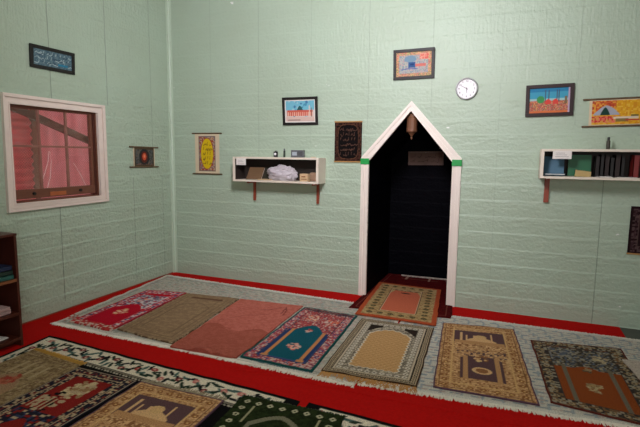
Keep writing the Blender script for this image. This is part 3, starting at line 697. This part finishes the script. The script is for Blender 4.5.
# ================================================================ WALL HANGINGS
def framed(label, loc, w_, h_, art, rotz=0, lean=0, fw=.022, matw=0, tilt=0, fm=None, depth=.02, group=None):
    t = thing('framed_picture', label, 'picture', loc, rotz, lean, tilt, group)
    bm = bmesh.new()
    for q in ((0, 0, w_, fw), (0, h_-fw, w_, h_), (0, fw, fw, h_-fw), (w_-fw, fw, w_, h_-fw)):
        box(bm, q[0], -depth, q[1], q[2], -.001, q[3], bev=.003)
    link('frame', bm, fm or M_black, t)
    link('backing', B(fw*.5, -.006, fw*.5, w_-fw*.5, -.002, h_-fw*.5), M_paper, t)
    if matw: link('mount', B(fw*.8, -.009, fw*.8, w_-fw*.8, -.007, h_-fw*.8), M_paper, t)
    art_plane('print', art, fw+matw, fw+matw, w_-fw-matw, h_-fw-matw, -.010, t)
    return t
# mosque courtyard print, left of the calligraphy hanging
a = Art(80, 52, .4, .26, S(206, 196, 188), 61)
a.put(a.v > .55, S(110, 176, 196)); a.blob(.2, .22, .16, [S(70, 120, 160), S(150, 190, 200), S(70, 140, 170)], 40, .016)
a.put(a.arch(.2, .13, .15, .04, .05), S(30, 84, 88)); a.put(a.rect(.02, .07, .38, .14), S(196, 92, 76))
for k in range(13): a.put(a.rect(.03+k*.028, .07, .041+k*.028, .12), S(222, 176, 156))
a.put(a.rect(0, 0, .4, .06), S(206, 180, 168)); a.put(a.rect(.33, .06, .337, .2), S(214, 200, 180)); a.put(a.rect(.36, .06, .366, .17), S(120, 96, 80)); a.put(a.rect(.03, .015, .2, .022), S(120, 100, 96))
framed('black framed print of a red arcade under blue sky, above left shelf', (1.622, -.001, 1.935), .44, .315, a, lean=.10, fw=.03, matw=.012)
# print with blue cube
a = Art(80, 52, .4, .28, S(150, 152, 150), 62)
a.speck(a.u > -1, [S(150, 158, 160), S(180, 150, 150), S(120, 140, 150), S(170, 176, 160)], .008)
a.speck(a.edge < .035, [S(214, 150, 120), S(186, 170, 110), S(190, 110, 104), S(120, 130, 96)], .008)
a.speck(a.rect(.27, .19, .37, .26), [S(206, 96, 84), S(214, 150, 130)], .012); a.put(a.rect(.22, .11, .34, .14), S(200, 110, 100))
a.put(a.ell(.16, .2, .07, .04), S(110, 140, 160)); a.put(a.rect(.14, .1, .22, .165), S(44, 82, 132)); a.put(a.rect(.16, .125, .2, .15), S(20, 52, 104)); a.line([(.06, .08), (.14, .09), (.24, .085)], .006, S(90, 100, 150))
framed('black framed print with a dark blue square, above the arch', (2.918, -.001, 2.388), .428, .306, a, lean=.06, fw=.032, tilt=-.012)
# skyline print
a = Art(84, 56, .36, .23, S(60, 150, 180), 63)
a.put(a.v > .55, S(64, 150, 178)); a.put(a.v > .85, S(40, 120, 160)); a.put((a.v > .48) & (a.v < .58), S(150, 190, 190)); a.speck(a.v < .5, [S(190, 100, 74), S(196, 150, 96), S(120, 110, 90), S(166, 74, 66), S(186, 120, 110)], .008)
a.put(a.ell(.10, .125, .035, .035), S(60, 140, 80))
for x in (.145, .175, .245, .262): a.put(a.rect(x-.004, .1, x+.004, .21), S(70, 80, 96))
for x in (.17, .235): a.put(a.arch(x, .08, .11, .025, .02), S(206, 70, 60))
a.put(a.rect(.315, .08, .335, .15), S(120, 100, 70)); a.put(a.rect(0, 0, .36, .02), S(206, 110, 60)); a.put(a.rect(.345, 0, .36, .23), S(176, 156, 176))  # pale strip at the right edge is a painted glass reflection
framed('dark red-brown framed print of a bright skyline with towers, above right shelf', (4.228, -.001, 1.982), .415, .298, a, lean=.02, fw=.034, tilt=-.02, fm=mat('dark red brown frame', S(36, 10, 10), .6, bump=0))
# long calligraphy print on the left wall
a = Art(90, 36, .40, .14, S(84, 112, 124), 64); a.speck(a.u > -1, [None, S(70, 96, 110), S(96, 122, 130)], .012)
a.script(.01, .01, .39, .13, .0028, S(170, 190, 190), 3, 9); a.script(.02, .02, .38, .12, .002, S(40, 60, 80), 3, 8); a.put(a.rect(.25, .02, .36, .04), S(40, 120, 150))
framed('long black framed blue calligraphy print on the left wall', (.001, -1.947, 2.362), .478, .208, a, rotz=math.pi/2, lean=.05, fw=.032)
def scroll(label, loc, w_, h_, pw, art, rotz=0, tilt=0, paper=S(206, 190, 160), off=None, artw=None, arth=None):
    t = thing('hanging_scroll', label, 'scroll', loc, rotz, 0, tilt)
    for z in (.008, h_-.008):
        bm = bmesh.new(); cyl(bm, (0, -.012, z), (w_, -.012, z), .0085, 10)
        link('rod', bm, M_rod, t)
    x0 = (w_-pw)/2 if off is None else off
    link('paper', B(x0, -.010, .012, x0+pw, -.007, h_-.012), mat('scroll paper', paper, .8, var=.05), t)
    aw = artw or pw*.72; ah = arth or (h_-.06)*.9; ax = x0+(pw-aw)/2; az = (h_-ah)/2
    art_plane('print', art, ax, az, ax+aw, az+ah, -.0112, t)
    return t
a = Art(60, 90, .26, .44, S(150, 110, 90), 65); RDD = S(150, 64, 50)
a.speck(a.u > -1, [S(150, 100, 86), S(120, 110, 120), RDD, S(176, 150, 120)], .014); a.put(a.edge < .01, S(110, 96, 92))
a.put(a.ell(.13, .22, .1, .2), RDD); yl = a.ell(.13, .22, .093, .19); a.put(yl, S(206, 176, 20)); a.script(.065, .07, .2, .37, .0035, S(110, 84, 20), 5, 4, yl)
scroll('cream hanging scroll with yellow oval of writing, between corner and left shelf', (.335, -.001, 1.33), .44, .523, .36, a, artw=.25, arth=.44)
a = Art(60, 44, .34, .22, S(84, 82, 78), 66)
a.speck(a.u > -1, [S(78, 84, 84), S(96, 90, 80), S(60, 62, 60)], .014); a.put(a.edge < .02, S(76, 62, 44)); a.put(a.ell(.17, .11, .09, .095), S(34, 38, 40)); a.put(a.ell(.17, .11, .06, .07), S(84, 34, 26)); a.put(a.ell(.17, .115, .035, .042), S(196, 80, 50)); a.put(a.ell(.17, .12, .016, .02), S(216, 130, 100))
a.script(.03, .01, .31, .05, .002, S(130, 90, 80), 1, 9)
scroll('small dark hanging scroll with red centre on the left wall', (.001, -.765, 1.420), .485, .252, .36, a, rotz=math.pi/2, artw=.33, arth=.222, tilt=.01)
a = Art(90, 52, .42, .22, S(214, 160, 30), 67)
a.speck(a.u > -1, [None, None, S(206, 140, 30), S(220, 176, 60)], .014); a.speck(a.rect(0, .1, .2, .22), [S(196, 90, 40), S(170, 60, 36), S(214, 150, 60)], .014)
a.put(a.arch(.12, .085, .09, .11, .085), S(160, 164, 176)); a.put(a.arch(.11, .085, .09, .04, .07), S(24, 60, 50)); a.speck(a.rect(0, .015, .2, .08), [S(190, 50, 44), S(214, 110, 90), S(206, 150, 70)], .012)
a.put(a.rect(.18, .05, .38, .068), S(214, 196, 170)); a.put(a.rect(.2, .025, .3, .052), S(130, 110, 60)); a.put(a.rect(.32, .07, .38, .085), S(110, 100, 50)); a.put(a.rect(.28, .03, .39, .045), S(176, 60, 50))
scroll('bright yellow hanging scroll at the upper right', (4.722, -.001, 1.876), .60, .262, .455, a, off=.055, artw=.41, arth=.215, tilt=-.02)
# black calligraphy cloth
def hanging(name, label, loc, w_, h_, art, bars):
    t = thing(name, label, 'wall hanging', loc)
    link('backing', B(0, -.006, 0, w_, -.001, h_), M_black, t); art_plane('cloth', art, 0, 0, w_, h_, -.0075, t, M_cloth)
    for z in bars:
        o = link('edge_strip', B(-.004, -.012, z-.007, w_+.004, -.0005, z+.007, bev=.002), mat('golden edge strip', S(170, 128, 72), .6), t)
    return t
a = Art(64, 90, .31, .43, S(24, 18, 16), 68); BR = S(72, 46, 36)
a.put(a.ring(.015, .02), BR); a.speck(a.edge < .05, [None, BR, S(60, 36, 28)], .012); ov = ((np.abs(a.x-.155)/.12)**4+(np.abs(a.y-.215)/.185)**4) < 1; ov2 = ((np.abs(a.x-.155)/.108)**4+(np.abs(a.y-.215)/.17)**4) < 1
a.put(ov, S(16, 12, 12)); a.put(ov & ~((np.abs(a.x-.155)/.113)**4+(np.abs(a.y-.215)/.177)**4 < 1), S(90, 60, 44)); a.script(.06, .06, .25, .37,   .003, S(84, 60, 50), 6, 6, ov2)
hanging('wall_hanging', 'black cloth hanging with gold writing beside the arch', (2.265, -.001, 1.518), .318, .45, a, (.004, .446))
a = Art(60, 90, .36, .44, S(34, 20, 22), 69); a.speck(a.ring(.02, .07), [None, S(84, 66, 66), S(60, 40, 44)], .012); a.put(a.ring(.07, .075), S(90, 72, 68)); a.script(.1, .08, .27, .36, .004, S(110, 86, 74), 4, 4)
hanging('wall_hanging', 'dark woven hanging low at the right edge of the photo', (5.178, -.001, .715), .36, .445, a, (.003,))

# ---- wall clock
t = thing('wall_clock', 'round white wall clock right of the arch, showing ten to six', 'clock', (3.671, -.001, 2.272))
def disc(prof):  # lathe around y
    bm = bmesh.new(); lathe(bm, prof, seg=40); bmesh.ops.rotate(bm, verts=bm.verts, matrix=Matrix.Rotation(math.pi/2, 3, 'X')); return bm
link('case', disc([(.106, 0), (.110, .012), (.108, .026), (.099, .032), (.094, .026), (.094, .012), (.01, .012)]), M_silver, t, True)
link('dial', disc([(.094, .0125), (.094, .0135), (.001, .0136)]), M_dial, t)
for i in range(1, 13):
    bm = bmesh.new()
    cu = bpy.data.curves.new('numeral', 'FONT'); cu.body = str(i); cu.size = .026; cu.align_x = 'CENTER'; cu.align_y = 'CENTER'; cu.extrude = .0004
    to = bpy.data.objects.new('numeral', cu); C.objects.link(to); bpy.context.view_layer.update()
    me = bpy.data.meshes.new_from_object(to); an = math.pi/2-i*math.pi/6
    me.transform(Matrix.Translation((.075*math.cos(an), -.0145, .075*math.sin(an))) @ Matrix.Rotation(math.pi/2, 4, 'X')); bm.from_mesh(me)
    bpy.data.objects.remove(to); bpy.data.meshes.remove(me); bpy.data.curves.remove(cu)
    link('numeral', bm, M_ink, t)
def hand(name, ang, L, wd, y):
    bm = bmesh.new(); prism(bm, [(-wd, -.012), (wd, -.012), (wd*.5, L), (-wd*.5, L)], y-.0008, y)
    bmesh.ops.rotate(bm, verts=bm.verts, matrix=Matrix.Rotation(ang, 3, 'Y')); link(name, bm, M_ink, t)
hand('hour_hand', math.radians(176), .042, .0035, -.016); hand('minute_hand', math.radians(300), .064, .0026, -.018)
bm = bmesh.new(); cyl(bm, (0, -.0136, 0), (0, -.021, 0), .005, 16); link('hub', bm, M_ink, t)

# ================================================================ SHELVES
def shelf_unit(label, x0, x1, z0, z1, dep, brackets, bw=.014):
    t = thing('wall_shelf', label, 'shelf', (x0, 0, z0), 0); W, H = x1-x0, z1-z0; th = .022
    link('top_board', B(0, -dep, H-th, W, -.001, H, bev=.002), M_shelfw, t)
    link('bottom_board', B(0, -dep, 0, W, -.001, th, bev=.002), M_shelfw, t)
    link('side_panel', B(0, -dep, th, th*1.3, -.001, H-th), M_shelfw, t)
    link('side_panel', B(W-th*1.3, -dep, th, W, -.001, H-th), M_shelfw, t)
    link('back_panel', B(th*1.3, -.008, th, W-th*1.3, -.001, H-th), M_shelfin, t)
    for q in (th*1.3, W-th*1.3-.003): link('lining', B(q, -dep+.012, th+.001, q+.003, -.009, H-th-.001), M_shelfin, t)  # thin dark faces added to carry the shade inside the box
    for bx in brackets:
        bm = bmesh.new(); b0 = bx-x0
        box(bm, b0-bw, -.03, -.24, b0+bw, -.001, -.0005, bev=.002); box(bm, b0-.012, -dep*.8, -.022, b0+.012, -.03, -.0005, bev=.002)
        link('bracket', bm, M_redwood, t)
    return t
LZ0, LZ1, LD = 1.272, 1.561, .225
shelf_unit('white open box shelf on the wall left of the arch', 1.062, 2.158, LZ0, LZ1, LD, (1.240, 2.072))
def simple(name, label, cat, bm, m, loc=(0, 0, 0), rz=0, rx=0, ry=0, smooth=False, group=None):
    o = link(name, bm, m, None, smooth); o.location = loc; o.rotation_euler = (rx, ry, rz); return tag(o, label, cat, group)
def paper_sign(label, x, z, w_, h_, y):
    t = thing('paper_notice', label, 'notice', (x, y, z)); link('sheet', B(0, -.0012, 0, w_, -.0002, h_), M_paper, t)
    bm = bmesh.new()
    for k in range(3): box(bm, w_*.15, -.0018, h_*(.25+k*.22), w_*(.85-.1*k), -.0012, h_*(.25+k*.22)+.003)
    link('writing', bm, M_grey, t)
paper_sign('small white paper notice on the top corner of the left shelf', 1.112, LZ1-.095, .13, .078, -LD-.001)
zf = LZ0+.023
# leaning tan book, dark book, papers, cloth bundle, box
def book(label, w_, h_, th, cm, loc, rz=0, rx=0, ry=0, group=None, name='book'):
    t = thing(name, label, 'book', loc, rz, rx, ry, group)
    bm = bmesh.new(); box(bm, 0, 0, 0, w_, th*.12, h_); box(bm, 0, th*.88, 0, w_, th, h_); box(bm, 0, 0, 0, th*.12, th, h_); link('cover', bm, cm, t)
    link('pages', B(th*.12, th*.13, .003, w_-.004, th*.87, h_-.003), M_paper, t); return t
book('tan brown book leaning at the left end of the left shelf', .20, .17, .018, mat('tan cover', S(112, 86, 60), .6), (1.20, -.155, zf+.004), rx=-.62, ry=0)
book('thin dark green book leaning in the middle of the left shelf', .13, .15, .012, mat('dark green cover', S(48, 46, 34), .6), (1.365, -.075, zf+.004), rx=-.45)
bm = bmesh.new()
for k in range(4): box(bm, 0, 0, k*.0025, .17, .10, k*.0025+.0018)
simple('paper_stack', 'few loose papers lying flat beside the leaning tan book', 'papers', bm, M_card, (1.385, -.215, zf+.001), .05)
bm = bmesh.new(); bmesh.ops.create_icosphere(bm, subdivisions=5, radius=1)
for v in bm.verts:
    p = v.co.copy(); n1 = noise.noise(p*1.4); f = abs(noise.noise(p*2.6+Vector((3, 1, n1*2)))); g = abs(noise.noise(p*5+Vector((n1*3, 5, 1))))
    v.co = Vector((p.x*.215, p.y*.095, p.z*.112))*(1+.16*n1-.38*f-.12*g)
    if p.x > .2: v.co.z *= 1-.25*(p.x-.2)
zmin = min(v.co.z for v in bm.verts); fl = zmin*.62
for v in bm.verts: v.co.z = max(v.co.z, fl)-fl
simple('cloth_bundle', 'rumpled white cloth bundled inside the left shelf', 'cloth', bm, M_bundle, (1.675, -.118, zf+.001), smooth=True)
bm = bmesh.new(); box(bm, 0, 0, 0, .10, .07, .085, bev=.003); t = thing('small_box', 'small tan printed box beside the white cloth bundle', 'box', (1.925, -.21, zf+.001))
link('carton', bm, M_card, t)
bm = bmesh.new(); box(bm, .012, -.001, .02, .088, 0, .03); box(bm, .02, -.001, .045, .07, 0, .06); link('printed_band', bm, mat('brown print', S(140, 96, 60), .7), t)
simple('cloth_fold', 'crumpled pale tan cloth behind the small printed box', 'cloth', B(0, 0, 0, .10, .06, .10, bev=.028), mat('pale tan cloth', S(150, 120, 96), .9), (2.00, -.12, zf+.001))
# things on top of the left shelf
zt = LZ1+.001
t = thing('alarm_clock', 'tiny black alarm clock on top of the left shelf', 'clock', (1.575, -.17, zt))
bm = bmesh.new(); box(bm, 0, 0, 0, .046, .03, .066, bev=.006); link('body', bm, M_blackplastic, t)
bm = bmesh.new(); cyl(bm, (.023, -.0015, .036), (.023, .0, .036), .015, 20); link('face', bm, M_dial, t)
bm = bmesh.new(); cyl(bm, (.023, .015, .066), (.023, .015, .076), .006, 10); link('button', bm, M_blackplastic, t)
t = thing('small_bottle', 'slim dark upright bottle between alarm clock and radio', 'bottle', (1.70, -.14, zt))
bm = bmesh.new(); lathe(bm, [(.011, 0), (.012, .004), (.012, .07), (.007, .078)], seg=16); link('bottle', bm, mat('dark green glass', S(40, 50, 40), .25), t, True)
bm = bmesh.new(); lathe(bm, [(.008, .078), (.009, .08), (.009, .098), (.007, .1)], seg=16); link('cap', bm, M_grey, t, True)
t = thing('radio', 'small dark grey radio with pale display on top of the left shelf', 'radio', (1.80, -.18, zt))
link('body', B(0, 0, 0, .155, .05, .083, bev=.006), M_grey, t)
link('display', B(.018, -.0015, .022, .075, 0, .062, bev=.0007), mat('pale display', S(170, 180, 190), .3, bump=0), t)
bm = bmesh.new()
for i in range(5):
    for j in range(4): cyl(bm, (.095+i*.011, -.002, .024+j*.012), (.095+i*.011, 0, .024+j*.012), .0034, 8)
link('speaker_grille', bm, M_blackplastic, t)
simple('beads', 'small tan coil of beads at the right end of the left shelf top', 'beads', (lambda b: (tube(b, [(.03*math.cos(k*.5), .016*math.sin(k*.5), .004) for k in range(14)], .004), b)[1])(bmesh.new()), M_card, (2.06, -.14, zt+.001))

# right shelf
QX, QZ0, QZ1, QD = 4.380, 1.402, 1.674, .235
shelf_unit('white open box shelf running off the right edge', QX, 5.62, QZ0, QZ1, QD, (4.462, 5.50), .022)
paper_sign('small white paper notice on the top corner of the right shelf', QX+.098, QZ1-.09, .155, .075, -QD-.001)
zf = QZ0+.023
book('blue book leaning at the left end of the right shelf', .17, .185, .022, mat('blue cover', S(64, 104, 126), .5), (QX+.042, -.12, zf+.004), rx=-.30, ry=0)
book('second blue booklet lying flat in front of the leaning blue book', .17, .08, .01, mat('pale blue cover', S(84, 116, 136), .5), (QX+.045, -.145, zf+.013), rx=math.pi/2)
book('green board book standing in the right shelf', .19, .195, .02, mat('bright green cover', S(16, 96, 58), .5), (QX+.245, -.09, zf+.003), rx=-.08)
book('pale yellow booklet leaning on the green book', .13, .062, .01, mat('yellow booklet cover', S(176, 152, 98), .6), (QX+.295, -.18, zf+.003), rx=-.35, ry=.12)
cols = [S(22, 14, 12), S(15, 13, 13), S(29, 12, 11), S(18, 16, 15), S(30, 11, 10), S(14, 13, 13)]; x = QX+.46  # dark covers, deepened further to hold the shade inside the shelf
nm = ['dark brown', 'black', 'maroon', 'dark grey', 'deep red', 'charcoal']
for k, c in enumerate(cols):
    th = [.036, .03, .04, .032, .045, .03][k]; h = [.185, .2, .19, .175, .2, .18][k]
    o = book('%s book standing in the row of dark books in the right shelf' % nm[k], .13, h, th, mat('cover '+nm[k], c, .6), (x+th, -.145, zf+.001), rz=math.pi/2, group='dark books in the right shelf'); x += th+.004
book('red spined book standing near the right edge of the photo', .14, .2, .05, mat('red cover', S(120, 26, 22), .5), (QX+.80, -.17, zf+.001), rz=math.pi/2)
bm = bmesh.new(); box(bm, 0, 0, 0, .12, .05, .004); box(bm, .02, .004, .004, .11, .05, .007)
simple('paper_slips', 'white paper slips lying in front of the dark books', 'papers', bm, M_paper, (QX+.475, -.225, zf+.001), .04)
simple('paper_slips', 'thin white paper lying at the front right of the right shelf', 'papers', B(0, 0, 0, .15, .04, .004), M_paper, (QX+.63, -.22, zf+.001), -.02)
t = thing('small_bottle', 'slim dark bottle standing on top of the right shelf', 'bottle', (QX+.556, -.10, QZ1+.001))
bm = bmesh.new(); lathe(bm, [(.015, 0), (.016, .004), (.016, .075), (.009, .085)], seg=16); link('bottle', bm, mat('dark bottle', S(52, 46, 36), .3), t, True)
bm = bmesh.new(); lathe(bm, [(.010, .085), (.011, .088), (.011, .108), (.008, .11)], seg=16); link('cap', bm, M_blackplastic, t, True)

# ================================================================ NICHE: lantern and plaque
t = thing('hanging_lantern', 'brown brass lantern hanging at the peak of the arch', 'lantern', (3.115, .075, 1.735))
t.scale = (.86, .86, 1.15)
bm = bmesh.new(); lathe(bm, [(.050, .095), (.066, .10), (.070, .11), (.066, .13), (.064, .18), (.066, .225), (.070, .235), (.064, .245)], seg=12); link('body', bm, M_lantern, t)
bm = bmesh.new(); lathe(bm, [(.062, .246), (.062, .254), (.045, .268), (.025, .285), (.012, .296)], seg=12); link('cap', bm, M_lantern, t)
bm = bmesh.new(); lathe(bm, [(.004, .03), (.012, .042), (.008, .055), (.02, .07), (.04, .088), (.047, .099)], seg=12); link('finial', bm, M_lantern, t)
bm = bmesh.new(); cyl(bm, (0, 0, .297), (0, 0, .312), .004, 8); link('hook', bm, M_lantern, t)
t = thing('wooden_plaque', 'carved brown wooden plaque on the dark back of the niche', 'plaque', (2.888, 1.098, 1.475), 0, 0, -.015)
link('board', B(0, -.018, 0, .45, 0, .175, bev=.004), M_plaque, t)
a = Art(60, 24, .41, .135, S(106, 82, 70), 71); a.script(.01, .01, .40, .125, .0035, S(78, 58, 48), 2, 9); art_plane('carving', a, .02, .02, .43, .155, -.0185, t)
bm = bmesh.new(); cyl(bm, (.225, -.02, .16), (.225, -.018, .16), .004, 8); link('screw', bm, M_silver, t)

# ================================================================ BOOKCASE on the left
t = thing('bookcase', 'dark mahogany bookcase standing against the left wall', 'bookcase', (.03, -2.505, .007))
X1 = .43
link('side_panel', B(0, -.022, 0, X1, 0, .915, bev=.002), M_darkwood, t)
link('side_panel', B(0, -.922, 0, X1, -.90, .915, bev=.002), M_darkwood, t)
link('back_panel', B(0, -.90, .02, .01, -.022, .90), M_darkwood, t)
link('top_board', B(-.0, -.94, .916, X1+.004, .002, .936, bev=.003), M_darkwood, t)
for z in (.565, .285, .075):
    link('shelf_board', B(.011, -.899, z-.02, X1-.004, -.023, z, bev=.001), M_darkwood, t)
    link('shelf_lipping', B(X1-.003, -.899, z-.022, X1+.004, -.023, z+.001), M_edgewood if z > .5 else M_darkwood, t)  # top lipping takes a paler wood than the lower two
link('plinth', B(.33, -.899, 0, .35, -.023, .054), M_darkwood, t)
r = random.Random(4)
cc = [('teal', S(40, 92, 84)), ('dark green', S(26, 52, 44)), ('dark blue', S(30, 44, 74)), ('olive', S(84, 84, 60)), ('brown', S(80, 50, 34))]
y = -2.60
for k, (n_, c) in enumerate(cc[:3]):
    th = .035; book('%s book lying in the flat pile on the top shelf of the bookcase' % n_, .2, .26, th, mat('spine '+n_, c, .5), (.44, -2.80, .5745+k*.037), rx=math.pi/2, rz=math.pi+.03*(k-1), group='books piled on the top shelf')
bm = bmesh.new()
for k in range(9): o_ = r.random()*.02; box(bm, o_, -o_, k*.0065, .28+o_, .30-o_, k*.0065+.005)
simple('paper_stack', 'thick stack of pinkish white papers in the bookcase', 'papers', bm, mat('pinkish paper', S(190, 160, 156), .8), (.15, -2.87, .296))
simple('paper_stack', 'single white sheet lying on the lowest shelf of the bookcase', 'papers', B(0, 0, 0, .26, .2, .006), M_paper, (.16, -2.81, .085), .1)
